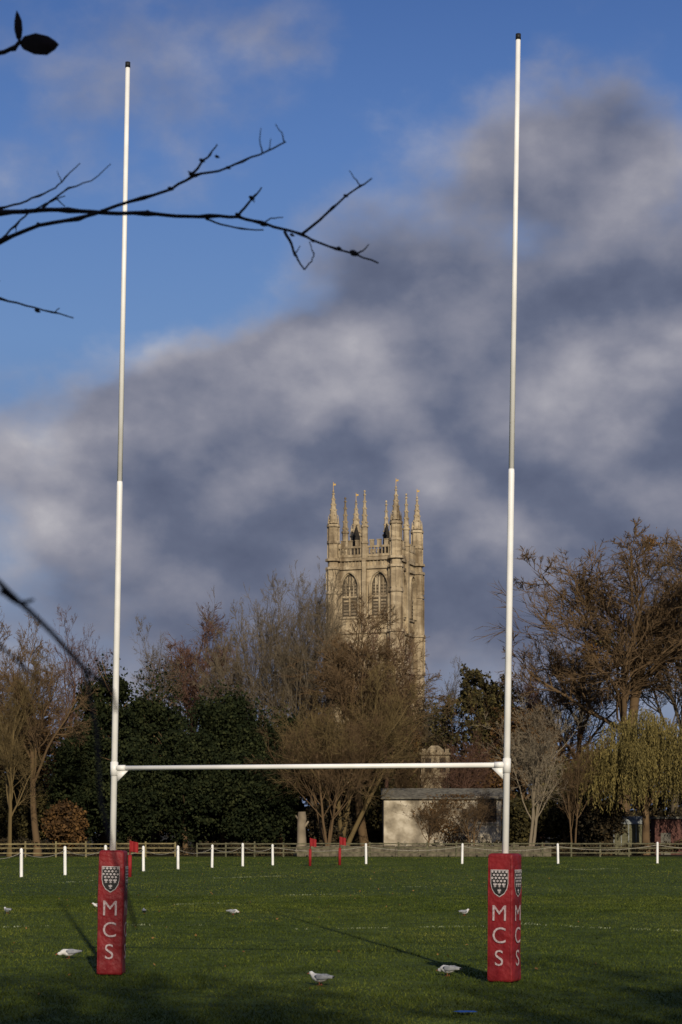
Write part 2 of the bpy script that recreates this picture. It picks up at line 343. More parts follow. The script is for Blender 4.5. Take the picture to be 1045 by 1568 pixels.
# willow
def willow(px,Y,wpx,top,bot,seed):
    rng=np.random.default_rng(seed); s=Y/F; w=wpx*s/2; H=PZ(top,Y); zb=PZ(bot,Y)
    n=1900; pos=[]
    heads=[]
    for i in range(34):
        u=rng.uniform(-1,1); v=rng.uniform(-1,1)
        zz=H*(1-.30*u*u-.1*v*v)-rng.uniform(.8,H*.22)
        r=rng.uniform(1.0,1.9); heads.append((u*(w-1.2),v*w*.7,zz-r*.3,r,r,r*.8))
    for i in range(n):
        hb=heads[rng.integers(len(heads))]; a=rng.uniform(0,2*np.pi); q=rng.uniform(.2,1)
        p=np.array([hb[0]+hb[3]*q*math.cos(a),hb[1]+hb[4]*q*math.sin(a),hb[2]+hb[5]*math.sqrt(1-q*q*.9)])
        L=rng.uniform(.3,1)*max(1,p[2]-zb-rng.uniform(0,2.0)); k=int(L/.16)+2
        t=np.linspace(0,1,k)[:,None]; out=np.array([math.cos(a),math.sin(a),0])
        sw=rng.normal(0,.2,3)
        pts=p+out*.6*np.sqrt(t)+sw*t*np.array([1,1,0])-np.array([0,0,1])*L*t
        pos.append(pts+rng.normal(0,.05,pts.shape))
    pos=np.concatenate(pos); N=len(pos)
    a=nrm(np.array([0,0,-1.])+rng.normal(0,.35,(N,3))); b=nrm(np.cross(a,rng.normal(0,1,(N,3)))); sz=(.13*rng.uniform(.7,1.5,N))[:,None]
    V=np.stack([pos-a*sz,pos+b*sz*.28,pos+a*sz,pos-b*sz*.28],1).reshape(-1,3); Fc=np.arange(N*4).reshape(-1,4)
    P,D,R=extend(rng,np.zeros((1,3)),np.array([[.05,0,1.]]),np.array([H*.5]),np.array([.4]),8,.05,.02,.6)
    s_,d_,l_,r_=spawn(rng,P,D,R,np.array([H*.5]),12,.5,.4,1.1,.8,.5)
    P2,D2,R2=extend(rng,s_,d_,l_,r_,6,.1,.06)
    v1,f1=tubes(P,R,8); v2,f2=tubes(P2,R2,5)
    me=np_mesh('willow_tree',np.concatenate([V,v1,v2]),[(Fc,0),(np.concatenate([f1+len(V),f2+len(V)+len(v1)]),1)],['leaf_willow','bark_brown'])
    place('willow_tree',me,(PX(px,Y),Y,0))
willow(990,178,215,1080,1250,7)
def clump(name,px,py,Y,r,N,mat,seed):
    rng=np.random.default_rng(seed); pos=rng.normal(0,r*.5,(N,3)); V,Fc=leaf_tris(rng,pos,.2)
    place(name,np_mesh(name,V,[(Fc,0)],[mat]),W3(px,py,Y))
clump('mistletoe',996,831,203,.8,300,'leaf_orange',1); clump('mistletoe',905,1000,198,1.1,380,'leaf_orange',2)
clump('mistletoe',938,985,199,1.3,260,'leaf_olive',3); clump('mistletoe',985,965,199,1.2,300,'leaf_olive',4)
clump('mistletoe',950,1010,198,1.4,300,'leaf_brown',5)
# pale cut trunk
b=B(); Y=171; x=PX(462,Y)
b.tube([(x-.1,Y,0),(x-.05,Y,.5),(x+.03,Y,1.2),(x-.02,Y,2.6),(x+.05,Y,3.2),(x+.03,Y,PZ(1243,Y))],[.66,.5,.42,.36,.40,.33],10,0)
b.tube([(x+.1,Y,2.3),(x+.6,Y-.1,3.0)],[.15,.08],6,0); b.tube([(x-.1,Y,2.9),(x-.5,Y-.1,3.5)],[.12,.06],6,0)
b.build('tree_stump',['bark_pale'],smooth=True)

# ------------------------------------------------------------------ church tower
tw=empty('church_tower',(PX(575.5,250),250,0),math.radians(-20.5))
S=12.2
def TZ(py): return CH+(HZ-py)/S
a=8.22; h=a/2
b=B()
b.box((0,0,TZ(862)/2),(a-.3,a-.3,TZ(862)))
for z,e,t in ((TZ(875),.45,.35),(TZ(862),.6,.4),(TZ(972),.4,.35),(TZ(1030),.4,.35)):
    b.box((0,0,z),(a-.3+e,a-.3+e,t))
b.build('walls',['stone'],tw)
b=B()
def spire(b,x,y,z0,z1,r,n=8,crock=6):
    b.prism(x,y,z0,z1,r,.05,n)
    for k in range(crock):
        t=(k+.5)/crock; z=z0+(z1-z0)*t; rr=r*(1-t)+.03
        for q in range(4):
            an=q*math.pi/2+math.pi/4
            b.box((x+math.cos(an)*rr,y+math.sin(an)*rr,z),(.17,.17,.16),rz=an)
    b.prism(x,y,z1-.1,z1+.12,.16,.1,6)
for sx in (-1,1):
    for sy in (-1,1):
        x,y=sx*h,sy*h
        b.prism(x,y,0,TZ(972),.98,.95); b.prism(x,y,TZ(972),TZ(875),.86,.84); b.prism(x,y,TZ(875),TZ(808),.70,.68)
        for py,r in ((972,1.12),(1030,1.12),(912,.98),(875,1.04),(862,1.04),(835,.84),(810,.86)):
            b.prism(x,y,TZ(py)-.15,TZ(py)+.17,r,r-.05)
        spire(b,x,y,TZ(808)+.17,TZ(757),.60)
        for k in range(8):
            an=k*math.pi/4
            b.prism(x+.66*math.cos(an),y+.66*math.sin(an),TZ(808)+.1,TZ(808)+1.1,.13,.02,4)
        for k in range(8):
            an=math.pi/8+k*math.pi/4
            for (pa,pb,rr) in ((860,812,.70),(908,877,.86),(970,915,.87),(1028,975,.97)):
                b.box((x+rr*math.cos(an),y+rr*math.sin(an),(TZ(pa)+TZ(pb))/2),(.14,.13,TZ(pb)-TZ(pa)-.1),rz=an)
b.build('corner_turrets',['stone'],tw)
b=B()
for i in range(4):
    an=i*math.pi/2; R=Matrix.Rotation(an,3,'Z')
    def q(x,y,z): 
        v=R@Vector((x,y,z)); return (v.x,v.y,v.z)
    c=q(0,-h+.05,0)
    b.prism(c[0],c[1],TZ(862),TZ(812),.42,.38); spire(b,c[0],c[1],TZ(812),TZ(760),.36,8,5)
    b.prism(c[0],c[1],TZ(813)-.1,TZ(813)+.15,.50,.48); b.prism(c[0],c[1],TZ(838)-.1,TZ(838)+.15,.50,.48)
    b.box(q(0,-h+.0,(TZ(972)+TZ(862))/2),(.5,.6,TZ(862)-TZ(972)),rz=an)
    b.box(q(0,-h+.12,TZ(950)),(a-1.8,.3,.22),rz=an)
    for k in range(12):
        xx=-3.1+k*.56
        if abs(xx)<.35: continue
        b.box(q(xx,-h+.12,(TZ(970)+TZ(952))/2),(.12,.16,TZ(952)-TZ(970)-.3),rz=an)
    for k in range(14):
        xx=-3.1+k*.477
        b.box(q(xx,-h+.12,(TZ(875)+TZ(862))/2),(.14,.22,TZ(862)-TZ(875)-.4),rz=an)
    wy=-h+.1
    b.box(q(0,wy,TZ(862)+.42),(a-1.5,.3,.3),rz=an)
    b.box(q(0,wy,TZ(845)+.1),(a-1.5,.32,.25),rz=an)
    for k in range(15):
        xx=-3.15+k*.45
        b.box(q(xx,wy,(TZ(862)+TZ(845))/2+.3),(.13,.26,TZ(845)-TZ(862)-.5),rz=an)
    for k in range(7):
        xx=-2.85+k*.95
        if abs(xx)<.3: continue
        b.box(q(xx,wy,TZ(845)+.55),(.5,.3,.66),rz=an)
        b.box(q(xx,wy,TZ(845)+.92),(.6,.4,.1),rz=an)
b.build('parapet_and_pinnacles',['stone'],tw)
b=B()
def arch(cx,w,z0,z1,n=10):
    sp=z1-w*.75; pts=[(cx-w/2,z0),(cx-w/2,sp)]
    for k in range(1,n): 
        t=k/n*math.pi; u=-math.cos(t); pts.append((cx+w/2*u,sp+(z1-sp)*(1-abs(u)**1.7)**.62))
    pts+=[(cx+w/2,sp),(cx+w/2,z0)]
    return pts
for i in range(4):
    an=i*math.pi/2; R=Matrix.Rotation(an,3,'Z')
    def P3(x,z,y): v=R@Vector((x,y,z)); return (v.x,v.y,v.z)
    yw=-h+.15
    for cx in (-1.95,1.95):
        z0,z1=TZ(948),TZ(884)
        ap=arch(cx,2.0,z0,z1); b.add([P3(x,z,yw-.02) for x,z in ap],[tuple(range(len(ap)))],1)
        for (w1,w2,dz,pr) in ((2.0,2.3,.18,.22),(2.3,2.6,.32,.42)):
            A=arch(cx,w1,z0,z1+(dz-.18 if w1>2 else 0)); C=arch(cx,w2,z0,z1+dz); n_=len(A)
            vs=[P3(x,z,yw-pr) for x,z in A]+[P3(x,z,yw-pr) for x,z in C]+[P3(x,z,yw) for x,z in A]+[P3(x,z,yw) for x,z in C]
            fs=[]
            for k in range(n_-1):
                fs+=[(k,k+1,n_+k+1,n_+k),(k,2*n_+k,2*n_+k+1,k+1),(n_+k,n_+k+1,3*n_+k+1,3*n_+k)]
            b.add(vs,fs,0)
        for dx in (-.5,.5):
            for k in range(10):
                b.box(P3(cx+dx,z0+.3+k*.40,yw-.06),(.62,.06,.20),0 if k==4 else 2,rz=an)
        b.box(P3(cx,(z0+z1)/2-.2,yw-.09),(.2,.16,z1-z0-.6),0,rz=an)
        b.box(P3(cx-.5,z0+3.6,yw-.075),(.12,.1,2.2),0,rz=an); b.box(P3(cx+.5,z0+3.6,yw-.075),(.12,.1,2.2),0,rz=an)
        b.box(P3(cx,(z0+z1)/2-.2,yw-.07),(1.9,.1,.22),0,rz=an)
        for q_ in range(-1,2):
            b.box(P3(cx+q_*.33,z1-.9,yw-.065),(.12,.09,1.1),0,rz=an)
    for z in (TZ(1000),TZ(1050)):
        b.box(P3(0,z,yw-.02),(.5,.06,1.8),3,rz=an)
        b.box(P3(-.35,z,yw-.04),(.15,.12,2.0),0,rz=an); b.box(P3(.35,z,yw-.04),(.15,.12,2.0),0,rz=an)
b.build('windows',['stone','shade_panel','louvre','void'],tw)
b=B()
b.box((0,0,TZ(862)+.5),(a-1.2,a-1.2,.3),0)
b.prism(0,0,TZ(862)+.6,TZ(846),4.2,.3,4,0)
for x,y in ((-h+.45,h-1.15),(.45,h-1.15)):
    b.prism(x,y,TZ(862)+.5,TZ(815),.50,.46,6,1); b.prism(x,y,TZ(815),TZ(796),.46,.03,6,1)
b.build('roof_and_vents',['roof','void'],tw)
b=B()
for sx,sy in ((-1,-1),(1,-1),(1,1),(-1,1)):
    b.box((sx*h,sy*h,TZ(755)+.45),(.05,.05,1.0)); b.box((sx*h+.15,sy*h,TZ(755)+.65),(.35,.03,.22))
b.build('weather_vanes',['gold'],tw)

# ------------------------------------------------------------------ low buildings
Y=183; s=F/Y
bb=empty('stone_barn',(0,0,0)); b=B()
x0,x1=PX(588,Y),PX(768,Y); zt=PZ(1222,Y); cx=(x0+x1)/2; w=x1-x0
b.box((cx,Y+3,zt/2),(w,6,zt),0)
b.build('walls',['stone2'],bb)
b=B(); z1=PZ(1206,Y)
b.add([(x0-.2,Y-.3,zt+.02),(x1+.3,Y-.3,zt+.02),(x1+.3,Y+3,z1),(x0-.2,Y+3,z1),(x1+.3,Y+6.3,zt),(x0-.2,Y+6.3,zt)],[(0,1,2,3),(3,2,4,5),(1,4,2),(0,3,5)],0)
b.box((cx,Y-.28,zt-.04),(w+.5,.06,.12),0)
b.build('roof',['roof'],bb)
b=B(); b.box((x1-1.3,Y-.02,PZ(1240,Y)),(1.7,.1,2.2),0); b.box((x0+4.6,Y-.02,PZ(1262,Y)),(.9,.1,1.3),0); b.box((x0+7.4,Y-.02,PZ(1245,Y)),(.45,.1,.8),0)
b.build('openings',['void'],bb)
b=B(); b.box((x1-1.3,Y-.06,PZ(1221.5,Y)),(2.1,.2,.22),0); b.box((x1-1.3,Y-.1,PZ(1240,Y)-1.2),(2.1,.25,.15),0); b.build('lintels',['stone2'],bb)
rng=np.random.default_rng(51); k_=2200
pos=np.stack([cx+rng.normal(.4,.9,k_),np.full(k_,Y-.2)+rng.normal(0,.12,k_),rng.uniform(0,1,k_)**.8*zt*1.06],1)
pos[:,0]+=np.sin(pos[:,2]*1.3)*.9; V,Fc=leaf_tris(rng,pos,.15); place('climbing_plant',np_mesh('climbing_plant',V,[(Fc,0)],['leaf_brown']),(0,0,0))
Y=200; tt=empty('stone_turret',(PX(666,Y),Y,0)); z0=PZ(1190,Y); z1=PZ(1155,Y); b=B()
b.box((0,0,z1/2),(2.8,2.8,z1)); b.box((0,0,z1),(3.2,3.2,.22)); b.box((0,0,z0),(3.05,3.05,.25))
for k in range(4):
    b.box((-1.15+k*.77,-1.35,z1+.3),(.4,.3,.4))
b.prism(0,0,z1+.1,PZ(1145,Y)+.2,1.7,.5,4)
b.build('walls',['stone_dull'],tt)
b=B()
for xx in (-.72,.72):
    b.box((xx,-1.41,(z0+z1)/2),(.6,.06,1.4)); 
b.build('openings',['void'],tt)
Y=182; g=empty('greenhouse'); b=B(); x0=PX(938,Y); x1=PX(983,Y); z=PZ(1262,Y)
b.box(((x0+x1)/2,Y,z/2),(x1-x0,2,z),1)
b.add([(x0-.1,Y-1.1,z),(x1+.1,Y-1.1,z),(x1+.1,Y,PZ(1250,Y)),(x0-.1,Y,PZ(1250,Y)),(x1+.1,Y+1.1,z),(x0-.1,Y+1.1,z)],[(0,1,2,3),(3,2,4,5),(1,4,2),(0,3,5)],0)
for k in range(5): b.box((x0+(x1-x0)*k/4,Y-1.04,z*.6),(.06,.06,z*.8),0)
b.build('frame',['glass','woodd'],g)
Y=184; g=empty('brick_shed'); b=B(); x0=PX(1000,Y); x1=PX(1046,Y); z=PZ(1254,Y)
b.box(((x0+x1)/2,Y,z/2),(x1-x0,2.4,z),0); b.box(((x0+x1)/2,Y,z+.1),(x1-x0+.3,2.8,.2),1); b.box(((x0+x1)/2-.4,Y-1.21,1.0),(.9,.06,2.0),1)
b.build('body',['brick','roof'],g)

# low stone wall
random.seed(4); b=B(); Y=169; x=PX(455,Y)
while x<PX(830,Y):
    w=random.uniform(.5,1.1); hh=.82+random.uniform(-.06,.08)
    b.box((x+w/2,Y,hh/2),(w-.02,.42+random.uniform(0,.05),hh)); b.box((x+w/2,Y,hh+.05),(w-.04,.55,.12),rz=random.uniform(-.03,.03)); x+=w
b.build('stone_wall',['wallstone'])

# rail fence
def rail_fence(name,Xs,Yf,hh,mat,rails=(.35,.75,1.1),gap=2.4):
    b=B(); x=Xs[0]; rng=random.Random(3); prev=None
    while x<Xs[1]:
        y=Yf(x); hp=hh*rng.uniform(.95,1.08)
        b.box((x,y,hp/2),(.13,.13,hp),rz=rng.uniform(-.2,.2))
        if prev:
            for z in rails: 
                px_,py_=prev; dx=x-px_; dy=y-py_
                b.box(((x+px_)/2,(y+py_)/2-.09,z+rng.uniform(-.02,.02)),(math.hypot(dx,dy),.04,.1),rz=math.atan2(dy,dx),ry=rng.uniform(-.008,.008))
        prev=(x,y); x+=gap
    b.build(name,[mat])
rail_fence('wooden_rail_fence',(-45,-12),lambda x:158+(x+45)*.25,1.25,'wood')
rail_fence('wooden_rail_fence',(-12,45),lambda x:166,1.2,'woodd')

# boundary rope fence with white posts
f=empty('boundary_rope_fence'); b=B(); r=B()
pl=[(-40,1346,1296),(33,1343,1298),(100,1340,1297),(162,1337,1297),(220,1334,1295),(273,1331,1293),(325,1328.5,1290),(372,1326.5,1289),(418,1325,1288),(561,1323,1289),(708,1323,1290),(855,1322.5,1286),(1007,1322,1289),(1160,1322,1289)]
tops=[]
for i,(px,by,ty) in enumerate(pl):
    Y=CH*F/(by-HZ); x=PX(px,Y); hh=1.36*random.uniform(.97,1.05)
    le=random.uniform(-.03,.03)
    b.tube([(x,Y,-.05),(x+le,Y,hh-.06),(x+le,Y,hh)],[.075,.075,.03],8,0)
    tops.append((x+le,Y,hh-.2))
for p,q in zip(tops[:-1],tops[1:]):
    pts=[]
    for k in range(13):
        t=k/12; pts.append((p[0]+(q[0]-p[0])*t,p[1]+(q[1]-p[1])*t,p[2]+(q[2]-p[2])*t-.28*4*t*(1-t)))
    r.tube(pts,[.016]*13,5)
b.build('posts',['white'],f); r.build('rope',['rope'],f)

# red touch flags
def flag(px,by,hpx):
    Y=CH*F/(by-HZ); x=PX(px,Y); hh=hpx*Y/F; e=empty('corner_flag',(x,Y,0)); b=B()
    b.tube([(0,0,0),(.01,0,hh*.6)],[.09,.09],10,0); b.tube([(.01,0,hh*.6),(.02,0,hh)],[.03,.03],8,0)
    b.build('pole',['flagred'],e,True)
    b=B(); n=6; vs=[]
    for k in range(n+1):
        for z in (hh-.02,hh-.5): vs.append((.03+k*.06,.05*math.sin(k*1.1),z-k*.012))
    b.add(vs,[(2*k,2*k+1,2*k+3,2*k+2) for k in range(n)],0); b.build('flag',['flagred'],e)
flag(199,1343,56); flag(475,1326,43); flag(520.5,1325,44)

# ------------------------------------------------------------------ rugby goal
goal=empty('rugby_goal')
LX,LY,RX,RY=-3.36,29.0,2.25,27.6
def post(name,x,y,topx,H,zj):
    b=B(); f_=lambda z:(x+(topx-x)*z/H,y,z)
    b.tube([f_(0),f_(zj-.06),f_(zj)],[.048,.044,.039],20,0)
    b.tube([f_(zj),f_(H-.06)],[.038,.033],20,0)
    b.tube([f_(H-.06),f_(H+.02)],[.037,.037],20,1)
    b.tube([f_(3.0-.1),f_(3.0+.1)],[.056,.056],20,0)
    o=b.build(name,['white','black'],goal); 
    for p in o.data.polygons: p.use_smooth=len(p.vertices)==4
    return f_
fl=post('left_upright',LX,LY,-3.105,13.27,2.08+(1274-737)/105.2)
fr=post('right_upright',RX,RY,2.457,13.12,2.08+(1274-718)/110.5)
b=B(); p=Vector(fl(3.01)); q=Vector(fr(3.01)); d=(q-p).normalized()
b.tube([p,q],[.034,.034],16,0)
for (o_,sg) in ((p,1),(q,-1)):
    b.tube([o_+d*sg*.04,o_+d*sg*.17],[.044,.044],16,0)
    c0=o_+d*sg*.05
    n_=Vector((-d.y,d.x,0))*.012
    tri=[c0+Vector((0,0,-.04)),c0+d*sg*.16+Vector((0,0,-.04)),c0+Vector((0,0,-.2))]
    b.add([t+n_ for t in tri]+[t-n_ for t in tri],[(0,1,2),(5,4,3),(0,3,4,1),(1,4,5,2),(2,5,3,0)],0)
b.build('crossbar',['white'],goal,True)

def text_mesh(ch,size,mat,parent,loc,rot):
    cu=bpy.data.curves.new('letter_'+ch,'FONT'); cu.body=ch; cu.size=size; cu.align_x='CENTER'; cu.align_y='CENTER'; cu.extrude=.001; cu.offset=-.001
    o=bpy.data.objects.new('tmp',cu); scene.collection.objects.link(o)
    dg=bpy.context.evaluated_depsgraph_get(); me=bpy.data.meshes.new_from_object(o.evaluated_get(dg))
    bpy.data.objects.remove(o)
    me.materials.clear(); me.materials.append(M[mat])
    xs=[v.co.x for v in me.vertices]; ys=[v.co.y for v in me.vertices]; mx=(min(xs)+max(xs))/2; my=(min(ys)+max(ys))/2
    for v in me.vertices: v.co.x-=mx; v.co.y-=my
    n=bpy.data.objects.new('letter_'+ch,me); scene.collection.objects.link(n); n.parent=parent; n.location=loc; n.rotation_euler=rot
def pad(name,x,y,Hh,w,rz,tilt,x_top):
    import bmesh
    e=empty(name,(x,y,0)); e.rotation_euler=(0,tilt,rz); e.parent=goal
    me=bpy.data.meshes.new('padding')
    bm=bmesh.new(); bmesh.ops.create_cube(bm,size=1)
    for v in bm.verts: v.co=Vector((v.co.x*w,v.co.y*w,(v.co.z+.5)*Hh+.01))
    bmesh.ops.bevel(bm,geom=[ed for ed in bm.edges],offset=.035,segments=4,profile=.5,affect='EDGES')
    zs=[Hh*k/14 for k in range(1,14)]
    for z in zs:
        bmesh.ops.bisect_plane(bm,geom=bm.verts[:]+bm.edges[:]+bm.faces[:],plane_co=(0,0,z),plane_no=(0,0,1))
    for v in bm.verts:
        k=1+.022*math.sin(v.co.z*4.3+x)+.012*math.sin(v.co.z*11+x*3)
        v.co.x*=k; v.co.y*=k
    bm.to_mesh(me); bm.free(); me.materials.append(M['red'])
    for p in me.polygons: p.use_smooth=True
    o=bpy.data.objects.new('padding',me); scene.collection.objects.link(o); o.parent=e
    b=B()
    for sx in (-1,1): b.box((sx*(w/2-.02),-w/2-.004,Hh/2),(.012,.006,Hh*.94),0)
    b.box((0,0,Hh+.0),(w*.8,w*.8,.03),0)
    b.build('seams',['red'],e)
    off=w/2+.013
    for (fx,fy,ra) in ((0,-1,0),(1,0,math.pi/2)):
        for ch,z in (('M',.545*Hh),('C',.372*Hh),('S',.195*Hh)):
            text_mesh(ch,.315,'letter',e,(fx*off,fy*off,z),(math.pi/2,0,ra))
        b=B(); W_,Hc=.26,.38; zc=.775*Hh
        def TP(u,v,dz): 
            yy=off+dz
            return (u,-yy,zc+v) if fy else (yy,u,zc+v)
        def shield(sc,dz,mat):
            pts=[(-.5,.5),(.5,.5),(.5,0),(.44,-.2),(.28,-.38),(0,-.5),(-.28,-.38),(-.44,-.2),(-.5,0)]
            b.add([TP(u*W_*sc,v*Hc*sc,dz) for u,v in pts],[tuple(range(len(pts)-1,-1,-1))],mat)
        shield(1.0,0,0); shield(.93,.002,1)
        for r_ in range(4):
            for c_ in range(5):
                u=-.4+c_*.2+(.1 if r_%2 else 0); v=.42-r_*.11
                if abs(u)>.42: continue
                b.add([TP(u*W_,(v+.05)*Hc,.004),TP((u+.085)*W_,v*Hc,.004),TP(u*W_,(v-.05)*Hc,.004),TP((u-.085)*W_,v*Hc,.004)],[(3,2,1,0)],0)
        for u,v in ((-.25,-.05),(0,-.05),(.25,-.05),(0,-.27)):
            for du,dv,ww,hh in ((0,0,.05,.09),(-.07,.02,.035,.05),(.07,.02,.035,.05),(0,-.07,.09,.018)):
                b.add([TP((u+du)*W_,(v+dv+hh)*Hc,.004),TP((u+du+ww)*W_,(v+dv)*Hc,.004),TP((u+du)*W_,(v+dv-hh)*Hc,.004),TP((u+du-ww)*W_,(v+dv)*Hc,.004)],[(3,2,1,0)],0)
        b.build('crest',['crest_w','black'],e)
pad('left_post_pad',LX+.01,LY-.01,1.80,.375,math.radians(-3),math.radians(1.2),0)
pad('right_post_pad',RX+.01,RY,1.77,.37,math.radians(-26),math.radians(.4),0)

# ------------------------------------------------------------------ birds (legs half hidden in the grass)
def gull(px,py,facing,L=.36,name='gull',mats=('gwhite','ggrey','gbeak','black'),graze=False):
    Y=CH*F/(py-HZ); b=B(); k=L/.36
    hz=-.012 if not graze else -.085; dz=-.045
    pts=[(-.19,0,.150),(-.13,0,.148),(-.08,0,.142),(-.02,0,.137),(.04,0,.140),(.085,0,.152),(.112,0,.176+hz*.4),(.128,0,.196+hz*.8),(.145,0,.210+hz),(.165,0,.210+hz),(.180,0,.205+hz)]
    rad=[(.022,.006),(.030,.014),(.046,.036),(.060,.054),(.060,.056),(.050,.047),(.036,.036),(.029,.030),(.029,.030),(.022,.022),(.008,.008)]
    b.tube([(x*k,y*k,(z+dz)*k) for x,y,z in pts],[(r[0]*k,r[1]*k) for r in rad],14,0)
    for sy in (-1,1):
        wp=[(.055,.046,.158),(.01,.058,.155),(-.06,.054,.158),(-.13,.034,.160),(-.20,.014,.162),(-.235,.006,.164)]
        wr=[(.010,.018),(.014,.040),(.014,.038),(.010,.022),(.006,.012),(.002,.003)]
        b.tube([(x*k,sy*y*k,(z+dz)*k) for x,y,z in wp[:5]],[(r[0]*k,r[1]*k) for r in wr[:5]],10,1)
        b.tube([(x*k,sy*y*k,(z+.002+dz)*k) for x,y,z in wp[4:]],[(.006*k,.010*k),(.001*k,.002*k)],6,3)
        b.tube([(.0,sy*.022*k,.07*k),(.004*k,sy*.022*k,.035*k),(-.004*k,sy*.022*k,.008*k)],[.008*k,.0045*k,.005*k],6,2)
        b.tube([(-.012*k,sy*.022*k,.006*k),(.035*k,sy*.022*k,.005*k)],[(.004*k,.004*k),(.016*k,.003*k)],6,2)
        b.tube([(.156*k,sy*.0245*k,(.216+hz+dz)*k),(.160*k,sy*.0245*k,(.216+hz+dz)*k)],[.005*k,.005*k],6,3)
    b.tube([(.176*k,0,(.206+hz+dz)*k),(.200*k,0,(.203+hz+dz)*k),(.212*k,0,(.196+hz+dz)*k)],[.009*k,.007*k,.002*k],8,2)
    b.build(name,list(mats),None,True,(PX(px,Y),Y,.0),(0,0,math.radians(facing)))
gull(12,1399,130,.34); gull(150,1391,200,.32); gull(357,1401,25,.34,graze=True); gull(711,1402,40,.34)
gull(221,1399,100,.28,'pigeon',mats=('pigeon','pigeon','gbeak','black'))
gull(106,1468,195,.38,graze=True); gull(491,1509,145,.38); gull(687,1495,140,.38,graze=True)

# ------------------------------------------------------------------ ground
m,nt,bs=new_mat('grass_field'); L=nt.links; N=nt.nodes.new
tc=N('ShaderNodeTexCoord')
def nz(scale,detail=6,st=(1,1,1)):
    mp=N('ShaderNodeMapping'); mp.inputs['Scale'].default_value=st; L.new(tc.outputs['Object'],mp.inputs['Vector'])
    n=N('ShaderNodeTexNoise'); n.inputs['Scale'].default_value=scale; n.inputs['Detail'].default_value=detail; L.new(mp.outputs[0],n.inputs['Vector']); return n
n1=nz(.12,5,(1,.5,1)); n2=nz(2.2,6); n3=nz(30,4)
r1=ramp(nt,[(.3,(.034,.052,.009)),(.5,(.050,.072,.012)),(.7,(.070,.090,.018))]); L.new(n1.outputs['Fac'],r1.inputs['Fac'])
r2=ramp(nt,[(.3,(.55,.55,.5)),(.5,(.95,.95,.95)),(.72,(1.35,1.3,1.1))]); L.new(n2.outputs['Fac'],r2.inputs['Fac'])
r3=ramp(nt,[(.3,(.5,.5,.45)),(.5,(1,1,1)),(.7,(1.4,1.35,1.2))]); L.new(n3.outputs['Fac'],r3.inputs['Fac'])
def mul(a_,b_):
    x=N('ShaderNodeMix'); x.data_type='RGBA'; x.blend_type='MULTIPLY'; x.inputs[0].default_value=1; L.new(a_,x.inputs[6]); L.new(b_,x.inputs[7]); return x.outputs[2]
c=mul(mul(r1.outputs['Color'],r2.outputs['Color']),r3.outputs['Color'])
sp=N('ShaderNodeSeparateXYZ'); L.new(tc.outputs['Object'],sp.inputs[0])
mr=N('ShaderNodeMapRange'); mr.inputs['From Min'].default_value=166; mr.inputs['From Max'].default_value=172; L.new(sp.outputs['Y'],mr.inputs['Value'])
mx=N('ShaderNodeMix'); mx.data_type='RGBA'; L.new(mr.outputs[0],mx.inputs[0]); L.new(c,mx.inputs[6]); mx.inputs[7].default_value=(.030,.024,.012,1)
L.new(mx.outputs[2],bs.inputs['Base Color']); bs.inputs['Roughness'].default_value=.9; bs.inputs['Specular IOR Level'].default_value=.1
bp=N('ShaderNodeBump'); bp.inputs['Strength'].default_value=.7; bp.inputs['Distance'].default_value=.04
n4=nz(14,6); L.new(n4.outputs['Fac'],bp.inputs['Height']); L.new(bp.outputs[0],bs.inputs['Normal'])
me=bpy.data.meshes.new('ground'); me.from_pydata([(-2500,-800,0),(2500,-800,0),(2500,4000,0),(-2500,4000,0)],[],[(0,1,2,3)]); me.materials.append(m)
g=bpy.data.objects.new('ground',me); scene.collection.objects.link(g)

# grass blades
m,nt,bs=new_mat('grass_blade'); L=nt.links; N=nt.nodes.new
tc=N('ShaderNodeTexCoord'); n1=nz(.16,4,(1,.45,1)); n2=nz(1.1,4,(1,.6,1)); gi=N('ShaderNodeNewGeometry')
r1=ramp(nt,[(.30,(.026,.040,.006)),(.45,(.043,.062,.009)),(.58,(.060,.079,.013)),(.75,(.086,.093,.020))]); L.new(n1.outputs['Fac'],r1.inputs[0])
r2=ramp(nt,[(.3,(.55,.58,.55)),(.5,(1,1,1)),(.7,(1.45,1.35,1.3))]); L.new(n2.outputs['Fac'],r2.inputs[0])
r3=ramp(nt,[(0,(.55,.6,.55)),(.6,(1,1,1)),(.93,(1.45,1.3,1.2)),(1,(2.3,1.9,2.0))]); L.new(gi.outputs['Random Per Island'],r3.inputs[0])
L.new(mul(mul(r1.outputs[0],r2.outputs[0]),r3.outputs[0]),bs.inputs['Base Color']); bs.inputs['Roughness'].default_value=.85; bs.inputs['Specular IOR Level'].default_value=.12
M['blade']=m
rng=np.random.default_rng(77)
def blades(NB,yy,xx,h0,h1,wd):
    hh=rng.uniform(h0,h1,NB)*(1+.35*np.sin(xx*1.3+yy*.4)*np.cos(yy*.9)+.25*np.sin(xx*4.1)*np.sin(yy*3.3))
    an=rng.uniform(0,2*np.pi,NB)
    base=np.stack([xx,yy,np.zeros(NB)],1); sd=np.stack([np.cos(an)*wd,np.sin(an)*wd,np.zeros(NB)],1)
    ln_=rng.normal(0,.6,(NB,2))*hh[:,None]; tip=base+np.stack([ln_[:,0],ln_[:,1],hh],1)
    return np.stack([base-sd,base+sd,tip],1).reshape(-1,3)
NA=280000; ya=18+(rng.uniform(0,1,NA)**1.4)*47; xa=rng.uniform(-1,1,NA)*(ya*.2+3)
NB_=120000; yb=52+(rng.uniform(0,1,NB_)**1.3)*113; xb=rng.uniform(-1,1,NB_)*(yb*.2+4)
V=np.concatenate([blades(NA,ya,xa,.016,.040,.005+.0001*ya),blades(NB_,yb,xb,.025,.05,.006+.00016*yb)])
place('grass',np_mesh('grass',V,[(np.arange(len(V)).reshape(-1,3),0)],['blade']),(0,0,0))
